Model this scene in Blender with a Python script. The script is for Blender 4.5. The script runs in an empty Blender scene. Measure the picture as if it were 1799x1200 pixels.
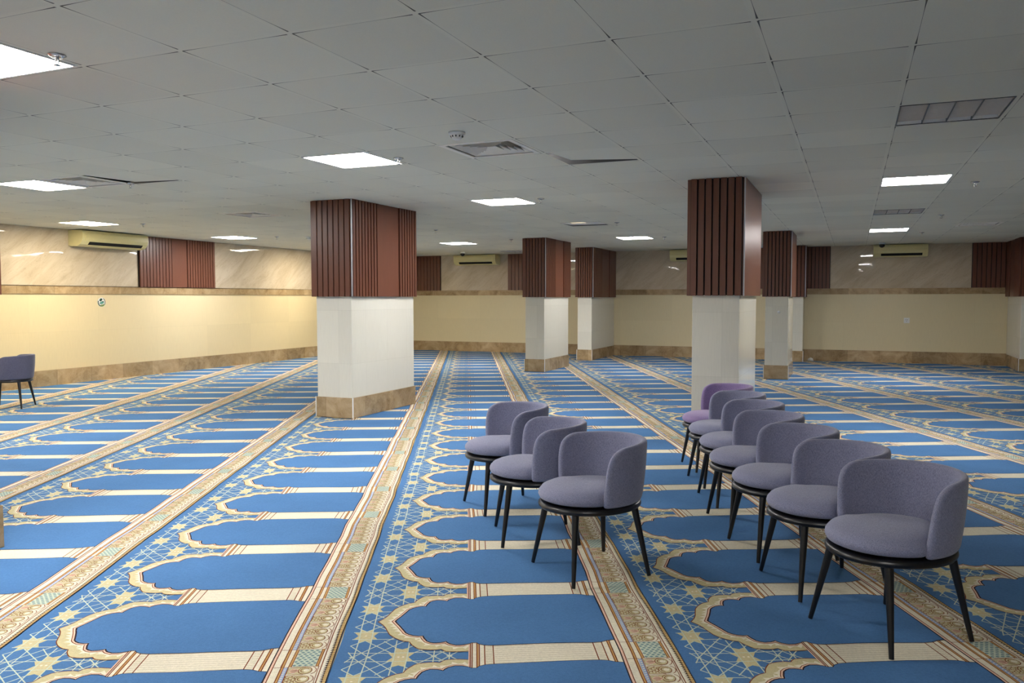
import bpy, math, random
import numpy as np
from mathutils import Vector, Matrix
random.seed(7)
S = bpy.context.scene
COL = S.collection
PI = math.pi

# ---------------------------------------------------------------- camera, world, exposure
CAM_H = 1.3527
CEIL = 2.4537
cd = bpy.data.cameras.new('camera')
cam = bpy.data.objects.new('camera', cd)
COL.objects.link(cam)
cd.sensor_width = 36.0
cd.sensor_fit = 'HORIZONTAL'
cd.lens = 1411.94 / 1799 * 36.0
cd.clip_start = 0.05
cd.clip_end = 100
cam.location = (0, 0, CAM_H)
cam.rotation_euler = (PI / 2 - 0.05363, 0.0012, 0.4003)
S.camera = cam
S.view_settings.view_transform = 'Standard'
S.view_settings.look = 'None'
S.view_settings.gamma = 1.0
S.view_settings.exposure = 0.0
S.view_settings.use_curve_mapping = False
w = bpy.data.worlds.new('world')
S.world = w
w.use_nodes = True
w.node_tree.nodes['Background'].inputs[0].default_value = (0.5, 0.5, 0.5, 1)
w.node_tree.nodes['Background'].inputs[1].default_value = 0.0
LIGHT_STRENGTH = 72.0

# ---------------------------------------------------------------- material helpers
def lin(c):
    out = []
    for v in c:
        v = v / 255.0
        out.append(v / 12.92 if v <= 0.04045 else ((v + 0.055) / 1.055) ** 2.4)
    return (*out, 1.0)

class NT:
    def __init__(self, name):
        self.m = bpy.data.materials.new(name)
        self.m.use_nodes = True
        self.t = self.m.node_tree
        self.b = self.t.nodes['Principled BSDF']
    def n(self, typ, **kw):
        x = self.t.nodes.new(typ)
        for k, v in kw.items():
            setattr(x, k, v)
        return x
    def l(self, a, b):
        self.t.links.new(a, b)
    def val(self, sock, v):
        if isinstance(v, bpy.types.NodeSocket):
            self.l(v, sock)
        else:
            sock.default_value = v
    def math(self, op, a, b=0.0, c=None):
        x = self.n('ShaderNodeMath', operation=op)
        self.val(x.inputs[0], a)
        self.val(x.inputs[1], b)
        if c is not None:
            self.val(x.inputs[2], c)
        return x.outputs[0]
    def mix(self, f, a, b):
        x = self.n('ShaderNodeMix', data_type='RGBA')
        self.val(x.inputs[0], f)
        self.val(x.inputs[6], a)
        self.val(x.inputs[7], b)
        return x.outputs[2]
    def coord(self, scale=(1, 1, 1), rot=(0, 0, 0), src=None):
        if src is None:
            src = self.n('ShaderNodeTexCoord').outputs['Object']
        mp = self.n('ShaderNodeMapping')
        mp.inputs['Scale'].default_value = scale
        mp.inputs['Rotation'].default_value = rot
        self.l(src, mp.inputs[0])
        return mp.outputs[0]
    def noise(self, vec, scale, detail=3, rough=0.5, dist=0.0):
        x = self.n('ShaderNodeTexNoise')
        x.inputs['Scale'].default_value = scale
        x.inputs['Detail'].default_value = detail
        x.inputs['Roughness'].default_value = rough
        x.inputs['Distortion'].default_value = dist
        self.l(vec, x.inputs['Vector'])
        return x.outputs['Fac']
    def ramp(self, fac, stops):
        x = self.n('ShaderNodeValToRGB')
        e = x.color_ramp.elements
        while len(e) < len(stops):
            e.new(0.5)
        for i, (p, c) in enumerate(stops):
            e[i].position = p
            e[i].color = c
        self.l(fac, x.inputs[0])
        return x.outputs[0]
    def bump(self, h, strength=0.2, dist=0.01):
        x = self.n('ShaderNodeBump')
        x.inputs['Strength'].default_value = strength
        x.inputs['Distance'].default_value = dist
        self.l(h, x.inputs['Height'])
        self.l(x.outputs[0], self.b.inputs['Normal'])

def sc(c, k):
    return (c[0] * k, c[1] * k, c[2] * k, 1)

def simple(name, rgb, rough=0.5, metal=0.0, vary=0.06, scale=30):
    m = NT(name)
    c = lin(rgb)
    f = m.noise(m.coord(), scale, 3)
    m.l(m.mix(f, sc(c, 1 - vary), sc(c, 1 + vary)), m.b.inputs['Base Color'])
    m.b.inputs['Roughness'].default_value = rough
    m.b.inputs['Metallic'].default_value = metal
    return m.m

def carpet_mat(name, rgb):
    m = NT(name)
    c = lin(rgb)
    co = m.coord()
    f1 = m.noise(co, 95, 3, 0.75)
    f2 = m.noise(co, 2.2, 3, 0.5)
    f = m.math('ADD', m.math('MULTIPLY', f1, 0.6), m.math('MULTIPLY', f2, 0.4))
    m.l(m.mix(f, sc(c, 0.55), sc(c, 1.45)), m.b.inputs['Base Color'])
    m.b.inputs['Roughness'].default_value = 0.95
    m.b.inputs['Specular IOR Level'].default_value = 0.15
    h = m.math('ADD', m.math('MULTIPLY', m.noise(co, 300, 2), 0.10), m.noise(co, 1.6, 2, 0.4))
    m.bump(h, 0.55, 0.05)
    return m.m

def fabric_mat(name, rgb, rgb2):
    m = NT(name)
    co = m.coord()
    a = m.noise(m.coord((1, 1, 6)), 260, 2)
    b = m.noise(m.coord((6, 6, 1)), 120, 2)
    f = m.math('MULTIPLY', m.math('ADD', a, b), 0.5)
    col = m.ramp(f, [(0.36, lin(rgb2)), (0.62, lin(rgb))])
    m.l(col, m.b.inputs['Base Color'])
    m.b.inputs['Roughness'].default_value = 0.9
    m.b.inputs['Specular IOR Level'].default_value = 0.2
    m.b.inputs['Sheen Weight'].default_value = 0.25
    m.b.inputs['Sheen Roughness'].default_value = 0.5
    m.bump(f, 0.25, 0.004)
    return m.m

def axis_vec(m, ax):
    """surface coordinates (along, up, 0) for a wall whose horizontal run is the x or y axis"""
    s = m.n('ShaderNodeSeparateXYZ')
    m.l(m.n('ShaderNodeTexCoord').outputs['Object'], s.inputs[0])
    c = m.n('ShaderNodeCombineXYZ')
    if ax == 'xy':
        m.l(m.math('ADD', s.outputs[0], s.outputs[1]), c.inputs[0])
    else:
        m.l(s.outputs['XYZ'.index(ax.upper())], c.inputs[0])
    m.l(s.outputs[2], c.inputs[1])
    return c.outputs[0]

def cream_tile(name, ax, rgb, rough, joint_w=0.61, joint_h=0.59, joint=0.5, z0=0.25):
    m = NT(name)
    v = axis_vec(m, ax)
    grain = m.noise(m.coord((26, 1.1, 1), src=v), 5.0, 4, 0.6)
    cl = m.noise(v, 1.7, 3)
    c = lin(rgb)
    col = m.mix(grain, sc(c, 0.90), sc(c, 1.08))
    col = m.mix(m.math('MULTIPLY', cl, 0.25), col, sc(c, 0.86))
    mp = m.n('ShaderNodeMapping')
    mp.inputs['Location'].default_value = (0.17, -z0, 0)
    m.l(v, mp.inputs[0])
    br = m.n('ShaderNodeTexBrick')
    br.offset = 0.0
    br.inputs['Scale'].default_value = 1.0
    br.inputs['Mortar Size'].default_value = 0.0022
    br.inputs['Mortar Smooth'].default_value = 0.3
    br.inputs['Brick Width'].default_value = joint_w
    br.inputs['Row Height'].default_value = joint_h
    br.inputs['Bias'].default_value = 0.0
    br.inputs['Color1'].default_value = (0.94, 0.94, 0.94, 1)
    br.inputs['Color2'].default_value = (1, 1, 1, 1)
    br.inputs['Mortar'].default_value = (1 - joint, 1 - joint, 1 - joint * 1.1, 1)
    m.l(mp.outputs[0], br.inputs[0])
    x = m.n('ShaderNodeMix', data_type='RGBA', blend_type='MULTIPLY')
    x.inputs[0].default_value = 1.0
    m.l(col, x.inputs[6])
    m.l(br.outputs['Color'], x.inputs[7])
    m.l(x.outputs[2], m.b.inputs['Base Color'])
    m.b.inputs['Roughness'].default_value = rough
    wav = m.noise(v, 1.3, 2)
    m.bump(m.math('ADD', m.math('MULTIPLY', grain, 0.02), m.math('MULTIPLY', wav, 0.5)), 0.12, 0.01)
    return m.m

def marble_upper(name, ax):
    m = NT(name)
    v = axis_vec(m, ax)
    vr = m.coord((1, 1, 1), (0, 0, -0.70), src=v)
    n1 = m.noise(m.coord((0.7, 2.6, 1), src=vr), 2.0, 5, 0.6, 0.6)
    n2 = m.noise(m.coord((0.8, 4.2, 1), src=vr), 3.2, 5, 0.6, 0.9)
    base = m.ramp(n1, [(0.30, lin((186, 170, 146))), (0.55, lin((202, 188, 166))), (0.75, lin((210, 198, 178)))])
    vein = m.ramp(m.math('ABSOLUTE', m.math('SUBTRACT', n2, 0.5)), [(0.0, (0.7, 0.7, 0.7, 1)), (0.02, (0, 0, 0, 1))])
    col = m.mix(m.math('MULTIPLY', vein, 0.30), base, lin((130, 108, 86)))
    m.l(col, m.b.inputs['Base Color'])
    m.b.inputs['Roughness'].default_value = 0.03
    wav = m.noise(m.coord((1.0, 0.55, 1), src=v), 1.3, 1, 0.3)
    m.bump(wav, 0.35, 0.06)
    return m.m

def brown_marble(name, dark=1.0, rough=0.18, ax='xy'):
    m = NT(name)
    v = axis_vec(m, ax)
    n1 = m.noise(v, 3.2, 6, 0.62, 0.9)
    n2 = m.noise(v, 9.0, 5, 0.65, 1.5)
    base = m.ramp(n1, [(0.28, sc(lin((134, 110, 78)), dark)), (0.5, sc(lin((172, 148, 112)), dark)), (0.72, sc(lin((198, 176, 142)), dark))])
    vein = m.ramp(m.math('ABSOLUTE', m.math('SUBTRACT', n2, 0.52)), [(0.0, (1, 1, 1, 1)), (0.025, (0, 0, 0, 1))])
    col = m.mix(m.math('MULTIPLY', vein, 0.4), base, sc(lin((205, 182, 150)), dark))
    # slab joints and slab to slab tone
    br = m.n('ShaderNodeTexBrick')
    br.offset = 0.0
    br.inputs['Scale'].default_value = 1.0
    br.inputs['Mortar Size'].default_value = 0.002
    br.inputs['Brick Width'].default_value = 0.62
    br.inputs['Row Height'].default_value = 8.0
    br.inputs['Color1'].default_value = (0.78, 0.76, 0.72, 1)
    br.inputs['Color2'].default_value = (1.08, 1.06, 1.04, 1)
    br.inputs['Mortar'].default_value = (0.5, 0.45, 0.4, 1)
    mp = m.n('ShaderNodeMapping')
    mp.inputs['Location'].default_value = (0.2, 3.0, 0)
    m.l(v, mp.inputs[0])
    m.l(mp.outputs[0], br.inputs[0])
    x = m.n('ShaderNodeMix', data_type='RGBA', blend_type='MULTIPLY')
    x.inputs[0].default_value = 1.0
    m.l(col, x.inputs[6])
    m.l(br.outputs['Color'], x.inputs[7])
    m.l(x.outputs[2], m.b.inputs['Base Color'])
    m.b.inputs['Roughness'].default_value = rough
    return m.m

def wood_mat(name, rgb_a, rgb_b, rough=0.32):
    m = NT(name)
    g = m.noise(m.coord((40, 40, 1.2)), 4.0, 5, 0.6, 0.4)
    g2 = m.noise(m.coord((1, 1, 0.4)), 3.0, 3)
    col = m.mix(g, lin(rgb_a), lin(rgb_b))
    col = m.mix(m.math('MULTIPLY', g2, 0.35), col, sc(lin(rgb_a), 0.7))
    m.l(col, m.b.inputs['Base Color'])
    m.b.inputs['Roughness'].default_value = rough
    m.bump(g, 0.08, 0.002)
    return m.m

def ceiling_mat():
    """mineral fibre tiles on a 0.6 m T-bar grid, the shade of a gap painted along two sides of each tile, widening to the corners"""
    m = NT('ceiling_tile_board')
    s = m.n('ShaderNodeSeparateXYZ')
    m.l(m.n('ShaderNodeTexCoord').outputs['Object'], s.inputs[0])
    fx = m.math('FRACT', m.math('DIVIDE', m.math('SUBTRACT', s.outputs[0], GX - 0.012), 0.6))
    fy = m.math('FRACT', m.math('DIVIDE', m.math('SUBTRACT', s.outputs[1], GY - 0.012), 0.6))
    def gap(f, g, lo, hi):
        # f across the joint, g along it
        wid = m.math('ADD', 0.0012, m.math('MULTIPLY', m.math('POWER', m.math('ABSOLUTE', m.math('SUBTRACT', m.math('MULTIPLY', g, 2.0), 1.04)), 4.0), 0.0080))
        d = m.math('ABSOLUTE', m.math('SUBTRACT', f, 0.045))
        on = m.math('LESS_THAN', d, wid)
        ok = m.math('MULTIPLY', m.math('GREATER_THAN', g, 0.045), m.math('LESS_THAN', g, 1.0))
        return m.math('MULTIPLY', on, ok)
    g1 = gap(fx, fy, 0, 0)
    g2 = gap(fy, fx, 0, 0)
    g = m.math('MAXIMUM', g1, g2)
    co = m.coord()
    n = m.noise(co, 160, 2)
    blot = m.noise(co, 1.1, 3)
    cell = m.n('ShaderNodeTexWhiteNoise', noise_dimensions='2D')
    cv = m.n('ShaderNodeCombineXYZ')
    m.l(m.math('FLOOR', m.math('DIVIDE', m.math('SUBTRACT', s.outputs[0], GX), 0.6)), cv.inputs[0])
    m.l(m.math('FLOOR', m.math('DIVIDE', m.math('SUBTRACT', s.outputs[1], GY), 0.6)), cv.inputs[1])
    m.l(cv.outputs[0], cell.inputs['Vector'])
    c = lin(CEIL_RGB)
    tone = m.math('ADD', 0.93, m.math('MULTIPLY', cell.outputs['Value'], 0.10))
    tone = m.math('MULTIPLY', tone, m.math('ADD', 0.92, m.math('MULTIPLY', m.math('ADD', m.math('MULTIPLY', n, 0.5), m.math('MULTIPLY', blot, 0.5)), 0.16)))
    mul = m.n('ShaderNodeVectorMath', operation='SCALE')
    mul.inputs[0].default_value = c[:3]
    m.l(tone, mul.inputs['Scale'])
    # thin pale bar between two tiles
    bar = m.math('MAXIMUM', m.math('LESS_THAN', fx, 0.04), m.math('LESS_THAN', fy, 0.04))
    col = m.mix(m.math('MULTIPLY', bar, 0.35), mul.outputs[0], sc(c, 1.06))
    col = m.mix(m.math('MULTIPLY', g, 0.9), col, (0.035, 0.032, 0.03, 1))  # shade inside the gap painted as near-black base colour
    m.l(col, m.b.inputs['Base Color'])
    m.b.inputs['Roughness'].default_value = 0.85
    m.b.inputs['Specular IOR Level'].default_value = 0.2
    return m.m

def light_mat(name, rgb, strength):
    m = NT(name)
    m.b.inputs['Base Color'].default_value = (0.8, 0.8, 0.8, 1)
    m.b.inputs['Emission Color'].default_value = (*rgb, 1)
    m.b.inputs['Emission Strength'].default_value = strength
    return m.m

# ceiling grid origin
GX, GY = -0.3834, 3.3684
CEIL_RGB = (220, 217, 202)

M = {}
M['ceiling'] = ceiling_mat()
M['dark'] = simple('dark_void', (16, 16, 17), 0.9)
M['cream_left'] = cream_tile('cream_wall_tile_left', 'y', (224, 207, 167), 0.30, 1.22, 0.59, 0.10)
M['cream_back'] = cream_tile('cream_wall_tile_back', 'x', (222, 208, 170), 0.32, 1.22, 0.59, 0.10)
M['marble_left'] = marble_upper('veined_wall_marble_left', 'y')
M['marble_back'] = marble_upper('veined_wall_marble_back', 'x')
M['plaster'] = simple('plain_plaster', (205, 190, 155), 0.7)
M['skirt'] = brown_marble('brown_marble_skirting')
M['band'] = brown_marble('brown_marble_band')
M['pillar_cream'] = cream_tile('pillar_stone', 'xy', (224, 221, 208), 0.09, 0.46, 0.60, 0.14, 0.02)
M['wood'] = wood_mat('red_brown_wood', (90, 53, 41), (124, 76, 56))
M['wood_dark'] = wood_mat('wood_groove', (20, 9, 8), (26, 12, 10), 0.8)
M['aluminium'] = simple('brushed_aluminium', (190, 190, 198), 0.35, 0.8)
M['white_plastic'] = simple('white_plastic', (225, 225, 222), 0.4)
M['ac_plastic'] = simple('yellowed_plastic', (218, 208, 154), 0.32)
M['chrome'] = simple('chrome_metal', (200, 200, 202), 0.25, 0.9)
M['vent_metal'] = simple('painted_vent_metal', (234, 228, 218), 0.5)
M['black_gloss'] = simple('black_gloss', (14, 13, 15), 0.12)
M['black_metal'] = simple('black_painted_metal', (17, 16, 19), 0.32)
M['louver'] = simple('satin_louver', (230, 224, 220), 0.4)
M['frame_dark'] = simple('fixture_dark_frame', (70, 72, 74), 0.5)
M['fabric'] = fabric_mat('grey_purple_fabric', (158, 160, 187), (97, 99, 122))
M['fabric_shaded'] = fabric_mat('grey_purple_fabric_shaded', (112, 112, 136), (64, 64, 82))  # darkened copy of the grey fabric, the far chair's shade painted into it
M['fabric_violet'] = fabric_mat('violet_fabric', (164, 144, 188), (110, 94, 134))
M['light_white'] = light_mat('light_diffuser_white', (1.0, 0.97, 0.95), LIGHT_STRENGTH)
M['light_warm'] = light_mat('light_diffuser_warm', (1.0, 0.88, 0.66), LIGHT_STRENGTH)
M['light_dim'] = light_mat('light_diffuser_dim', (1.0, 0.8, 0.5), 0.6)
for k, c in dict(blue=(76, 119, 166), gold=(200, 189, 146), cream=(228, 220, 198), brown=(126, 66, 30), darkline=(44, 30, 38),
                 pink=(226, 190, 166), lattice=(196, 206, 186), teal=(104, 134, 140), orange=(196, 152, 92), dash=(150, 172, 206),
                 tan=(208, 180, 122), rib=(196, 184, 152)).items():
    M['c_' + k] = carpet_mat('carpet_' + k, c)
M['green_a'] = simple('emblem_dark_green', (10, 62, 44), 0.4)
M['green_b'] = simple('emblem_teal', (84, 150, 140), 0.4)
M['green_c'] = simple('emblem_olive', (110, 132, 70), 0.4)

# ---------------------------------------------------------------- mesh helpers
class MB:
    def __init__(self):
        self.v, self.f, self.mi, self.sm, self.mats = [], [], [], [], []
    def mat(self, m):
        if m not in self.mats:
            self.mats.append(m)
        return self.mats.index(m)
    def add(self, vs, fs, m, smooth=False):
        o = len(self.v)
        k = self.mat(m)
        self.v += [tuple(p) for p in vs]
        for f in fs:
            self.f.append([i + o for i in f])
            self.mi.append(k)
            self.sm.append(smooth)
    def box(self, x0, x1, y0, y1, z0, z1, m):
        vs = [(x0, y0, z0), (x1, y0, z0), (x1, y1, z0), (x0, y1, z0), (x0, y0, z1), (x1, y0, z1), (x1, y1, z1), (x0, y1, z1)]
        self.add(vs, [(0, 3, 2, 1), (4, 5, 6, 7), (0, 1, 5, 4), (1, 2, 6, 5), (2, 3, 7, 6), (3, 0, 4, 7)], m)
    def lathe(self, prof, m, seg=24, cx=0, cy=0, sx=1, sy=1, smooth=True):
        vs, fs = [], []
        n = len(prof)
        for i in range(seg):
            a = 2 * PI * i / seg
            for r, z in prof:
                vs.append((cx + sx * r * math.cos(a), cy + sy * r * math.sin(a), z))
        for i in range(seg):
            j = (i + 1) % seg
            for k in range(n - 1):
                fs.append((i * n + k, j * n + k, j * n + k + 1, i * n + k + 1))
        self.add(vs, fs, m, smooth)
    def tube(self, p, q, r0, r1, m, seg=12, smooth=True):
        p, q = Vector(p), Vector(q)
        d = (q - p).normalized()
        a = d.orthogonal().normalized()
        b = d.cross(a)
        vs = []
        for c, r in ((p, r0), (q, r1)):
            for i in range(seg):
                t = 2 * PI * i / seg
                vs.append(c + a * math.cos(t) * r + b * math.sin(t) * r)
        fs = [(i, (i + 1) % seg, seg + (i + 1) % seg, seg + i) for i in range(seg)]
        self.add(vs, fs, m, smooth)
        self.add(vs, [tuple(reversed(range(seg))), tuple(range(seg, 2 * seg))], m)
    def prism(self, prof, axis, a0, a1, m, smooth=False):
        """closed 2D profile swept along x or y"""
        n = len(prof)
        vs = []
        for t in (a0, a1):
            for p, z in prof:
                vs.append((t, p, z) if axis == 'x' else (p, t, z))
        fs = [(i, (i + 1) % n, n + (i + 1) % n, n + i) for i in range(n)]
        self.add(vs, fs, m, smooth)
        self.add(vs, [tuple(reversed(range(n))), tuple(range(n, 2 * n))], m)
    def build(self, name, parent=None, bevel=0.0, subsurf=0):
        me = bpy.data.meshes.new(name)
        me.from_pydata(self.v, [], self.f)
        for m in self.mats:
            me.materials.append(m)
        me.polygons.foreach_set('material_index', self.mi)
        me.polygons.foreach_set('use_smooth', self.sm)
        me.validate()
        import bmesh
        bm = bmesh.new()
        bm.from_mesh(me)
        bmesh.ops.recalc_face_normals(bm, faces=bm.faces)
        bm.to_mesh(me)
        bm.free()
        me.update()
        o = bpy.data.objects.new(name, me)
        COL.objects.link(o)
        if parent:
            o.parent = parent
        if bevel:
            b = o.modifiers.new('bevel', 'BEVEL')
            b.width = bevel
            b.segments = 2
            b.limit_method = 'ANGLE'
        if subsurf:
            s = o.modifiers.new('subsurf', 'SUBSURF')
            s.levels = s.render_levels = subsurf
        return o

def thing(name, label, cat, loc=(0, 0, 0), rz=0.0, group=None):
    o = bpy.data.objects.new(name, None)
    o.empty_display_size = 0.1
    COL.objects.link(o)
    o.location = loc
    o.rotation_euler = (0, 0, rz)
    return tag(o, label, cat, group)

def tag(o, label, cat, group=None):
    o['label'] = label
    o['category'] = cat
    if group:
        o['group'] = group
    return o

def struct(mb, name, **kw):
    o = mb.build(name, **kw)
    o['kind'] = 'structure'
    return o

def dup(root, loc, rz, label, group=None):
    r = root.copy()
    COL.objects.link(r)
    r.location = loc
    r.rotation_euler = (0, 0, rz)
    r['label'] = label
    if group:
        r['group'] = group
    for ch in list(root.children):
        c = ch.copy()
        COL.objects.link(c)
        c.parent = r
        for g in ch.children:
            d = g.copy()
            COL.objects.link(d)
            d.parent = c
    return r

# ---------------------------------------------------------------- room shell
XL, XR, YF, YB = -11.5, 6.5, -3.2, 18.5
T = 0.15
BAND0, BAND1, SK = 1.43, 1.555, 0.245
mb = MB()
mb.box(XL - T, XR + T, YF - T, YB + T, -0.12, -0.001, M['plaster'])
struct(mb, 'floor')

def wall(name, ax, at, a0, a1, out, mats, zbands):
    """wall built of stacked facings; ax = run axis, at = face position, out = direction to the outside"""
    mb = MB()
    for (z0, z1), m in zip(zbands, mats):
        p0, p1 = sorted((at, at + out * T))
        if ax == 'y':
            mb.box(p0, p1, a0, a1, z0, z1, m)
        else:
            mb.box(a0, a1, p0, p1, z0, z1, m)
    return struct(mb, name)
zb = [(0, BAND0 + 0.04), (BAND0 + 0.04, CEIL + 0.5)]
wall('wall_left', 'y', XL, YF, YB, -1, [M['cream_left'], M['marble_left']], zb)
wall('wall_back', 'x', YB, XL - T, XR + T, 1, [M['cream_back'], M['marble_back']], zb)
wall('wall_right', 'y', XR, YF, YB, 1, [M['cream_left'], M['marble_left']], zb)
wall('wall_front', 'x', YF, XL - T, XR + T, -1, [M['cream_back'], M['marble_back']], zb)

mb = MB(); mb.box(XL, XL + 0.02, YF, YB, 0.0, SK, M['skirt']); struct(mb, 'baseboard_left')
mb = MB(); mb.box(XL + 0.02, XR, YB - 0.02, YB, 0.0, SK, M['skirt']); struct(mb, 'baseboard_back')
mb = MB(); mb.box(XL, XL + 0.015, YF, YB, BAND0, BAND1, M['band']); mb.box(XL, XL + 0.022, YF, YB, BAND1, BAND1 + 0.006, M['wood_dark']); struct(mb, 'trim_1')
mb = MB(); mb.box(XL + 0.022, XR, YB - 0.015, YB, BAND0, BAND1, M['band']); struct(mb, 'trim_2')

# fixtures that take the place of a tile: (column, row)
LIGHTS = {(-6, -2): 'w', (-6, 3): 'w', (-12, 3): 'w', (-6, 8): 'w', (1, 8): 'w', (-17, 8): 'warm', (-12, 18): 'w', (1, 18): 'w',
          (-17, 13): 'w', (-6, 18): 'w', (-17, 18): 'warm', (-6, -7): 'w', (-12, -2): 'w', (1, -7): 'w', (-17, 3): 'warm'}  # the closing entries are unseen panels, added to brighten the room
DIFF = [(-4, 3), (-11, 3), (-12, 8), (-9, 19)]
LOUV = [(1, 3), (1, 13), (-12, 23)]
DIFF2 = [(3, 17)]
DIM = [(-6, 13)]
OPEN = [(-3, 4), (-10, 3)]
holes = set(LIGHTS) | set(DIFF) | set(LOUV) | set(DIM) | set(OPEN) | set(DIFF2)
def cell(c, r):
    return GX + 0.6 * c, GY + 0.6 * r

mb = MB()
c0 = math.floor((XL - GX) / 0.6); c1 = math.ceil((XR - GX) / 0.6)
r0 = math.floor((YF - GY) / 0.6); r1 = math.ceil((YB - GY) / 0.6)
for c in range(c0, c1):
    for r in range(r0, r1):
        x, y = cell(c, r)
        xa, xb, ya, yb = max(x, XL), min(x + 0.6, XR), max(y, YF), min(y + 0.6, YB)
        if xb <= xa or yb <= ya:
            continue
        if (c, r) in holes:
            # T-bar flange round the opening
            for bx in ((x, x + 0.012, y, y + 0.6), (x + 0.588, x + 0.6, y, y + 0.6), (x + 0.012, x + 0.588, y, y + 0.012), (x + 0.012, x + 0.588, y + 0.588, y + 0.6)):
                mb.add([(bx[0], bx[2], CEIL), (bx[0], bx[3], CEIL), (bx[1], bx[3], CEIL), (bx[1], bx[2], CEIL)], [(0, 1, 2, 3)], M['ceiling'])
            continue
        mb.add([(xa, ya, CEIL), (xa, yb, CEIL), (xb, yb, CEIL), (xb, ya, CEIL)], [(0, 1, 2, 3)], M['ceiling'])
mb.box(XL, XR, YF, YB, CEIL + 0.42, CEIL + 0.5, M['dark'])
struct(mb, 'ceiling')

# ---------------------------------------------------------------- carpet (pattern as a flat mosaic of coloured pile)
CM, CL = 0.6731, 1.3018          # mat pitch along a row, width of a row
CX0, CY0 = -0.3603, 3.3226
CA = 0.455
ce = np.array([math.cos(CA), math.sin(CA)])
cdv = np.array([-math.sin(CA), math.cos(CA)])
tv, tf, tm = [], [], []
CN = ['blue', 'gold', 'cream', 'brown', 'darkline', 'pink', 'lattice', 'teal', 'orange', 'dash', 'tan', 'rib']
LZ = 0.0003
def ears(pts):
    """ear clipping of a simple polygon"""
    P = [(float(p[0]), float(p[1])) for p in pts]
    cr = lambda a, b, c: (b[0] - a[0]) * (c[1] - a[1]) - (b[1] - a[1]) * (c[0] - a[0])
    idx = list(range(len(P)))
    if sum(P[i - 1][0] * P[i][1] - P[i][0] * P[i - 1][1] for i in idx) < 0:
        idx.reverse()
    out = []
    while len(idx) > 3:
        best = None
        for k in range(len(idx)):
            ia, ib, ic = idx[k - 1], idx[k], idx[(k + 1) % len(idx)]
            a, b, c = P[ia], P[ib], P[ic]
            ar = cr(a, b, c)
            if ar <= 1e-12:
                if abs(ar) <= 1e-12:
                    best = (k, None)
                    break
                continue
            ok = True
            for j in idx:
                if j in (ia, ib, ic):
                    continue
                p = P[j]
                if cr(a, b, p) >= -1e-12 and cr(b, c, p) >= -1e-12 and cr(c, a, p) >= -1e-12:
                    ok = False
                    break
            if ok:
                best = (k, (ia, ib, ic))
                break
        if best is None:
            best = (0, None)
        if best[1]:
            out.append(best[1])
        idx.pop(best[0])
    out.append(tuple(idx))
    return out
def poly(layer, m, pts, jit=True):
    n = len(tv)
    z = 0.0006 + LZ * layer + ((len(tf) % 13) * 1.7e-5 if jit else 0.0)      # pieces of one layer never lie in exactly the same plane
    tv.extend([(p[0], p[1], z) for p in pts])
    k = CN.index(m)
    if len(pts) <= 4:
        idx = [tuple(range(len(pts)))] if len(pts) == 3 else [(0, 1, 2), (0, 2, 3)]
    else:
        idx = ears(pts)
    for a, b, c in idx:
        pa, pb, pc = pts[a], pts[b], pts[c]
        if (pb[0] - pa[0]) * (pc[1] - pa[1]) - (pb[1] - pa[1]) * (pc[0] - pa[0]) < 0:
            b, c = c, b
        tf.append((n + a, n + b, n + c))
        tm.append(k)
def rect(layer, m, u0, u1, w0, w1, nseg=1):
    for i in range(nseg):
        a = w0 + (w1 - w0) * i / nseg
        b = w0 + (w1 - w0) * (i + 1) / nseg
        poly(layer, m, [(u0, a), (u1, a), (u1, b), (u0, b)])
def line(layer, m, p, q, wd):
    d = np.array(q) - np.array(p)
    L = np.hypot(*d)
    n = np.array([-d[1], d[0]]) / L * wd / 2
    k = max(1, int(L / 0.12))
    for i in range(k):
        a = np.array(p) + d * i / k
        b = np.array(p) + d * (i + 1) / k
        poly(layer, m, [a - n, b - n, b + n, a + n])
def dens(pts, step=0.08):
    out = []
    for i in range(len(pts) - 1):
        a, b = np.array(pts[i]), np.array(pts[i + 1])
        k = max(1, int(np.hypot(*(b - a)) / step))
        for j in range(k):
            out.append(tuple(a + (b - a) * j / k))
    out.append(tuple(pts[-1]))
    return out
H = CM / 2
inner_h = [(.058, 0), (.066, .034), (.077, .068), (.092, .123), (.106, .178), (.119, .200), (.135, .217), (.155, .226), (.175, .226), (.178, .245), (.182, .266), (.192, .303), (.205, .320),
           (.218, .329), (.240, .326), (.255, .318), (.265, .310), (.273, .330), (.283, .347), (.305, .364), (.330, .362), (.354, .350)]
outer_h = [(-.015, 0), (-.004, .024), (.007, .049), (.020, .094), (.028, .137), (.040, .194), (.052, .223), (.064, .246), (.080, .270), (.097, .288), (.123, .303), (.127, .325), (.133, .346),
           (.145, .374), (.157, .396), (.172, .408), (.190, .415), (.208, .418), (.227, .418), (.247, .411), (.256, .428), (.267, .442), (.289, .449), (.320, .449), (.358, .440)]
inner_h = [(u, v * CM) for u, v in inner_h]
outer_h = [(u, v * CM) for u, v in outer_h]
cap_h = [(.366, .336), (.385, .336), (.394, .356), (.415, .373), (.449, .379), (.60, .380), (.84, .383), (.875, .376), (.900, .357), (.930, .350)]
cap_h = [(u, v * CM) for u, v in cap_h]
half = inner_h + dens(cap_h)
nin = len(inner_h)
def slices(layer, m, h):
    """fill between a half contour and its mirror image with cross strips"""
    for (u0, v0), (u1, v1) in zip(h[:-1], h[1:]):
        poly(layer, m, [(u0, -v0), (u1, -v1), (u1, v1), (u0, v0)] if v0 > 0 else [(u0, 0), (u1, -v1), (u1, v1)], False)
# 0 base
rect(0, 'blue', -.147, 1.155, -H, H, 4)
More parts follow.
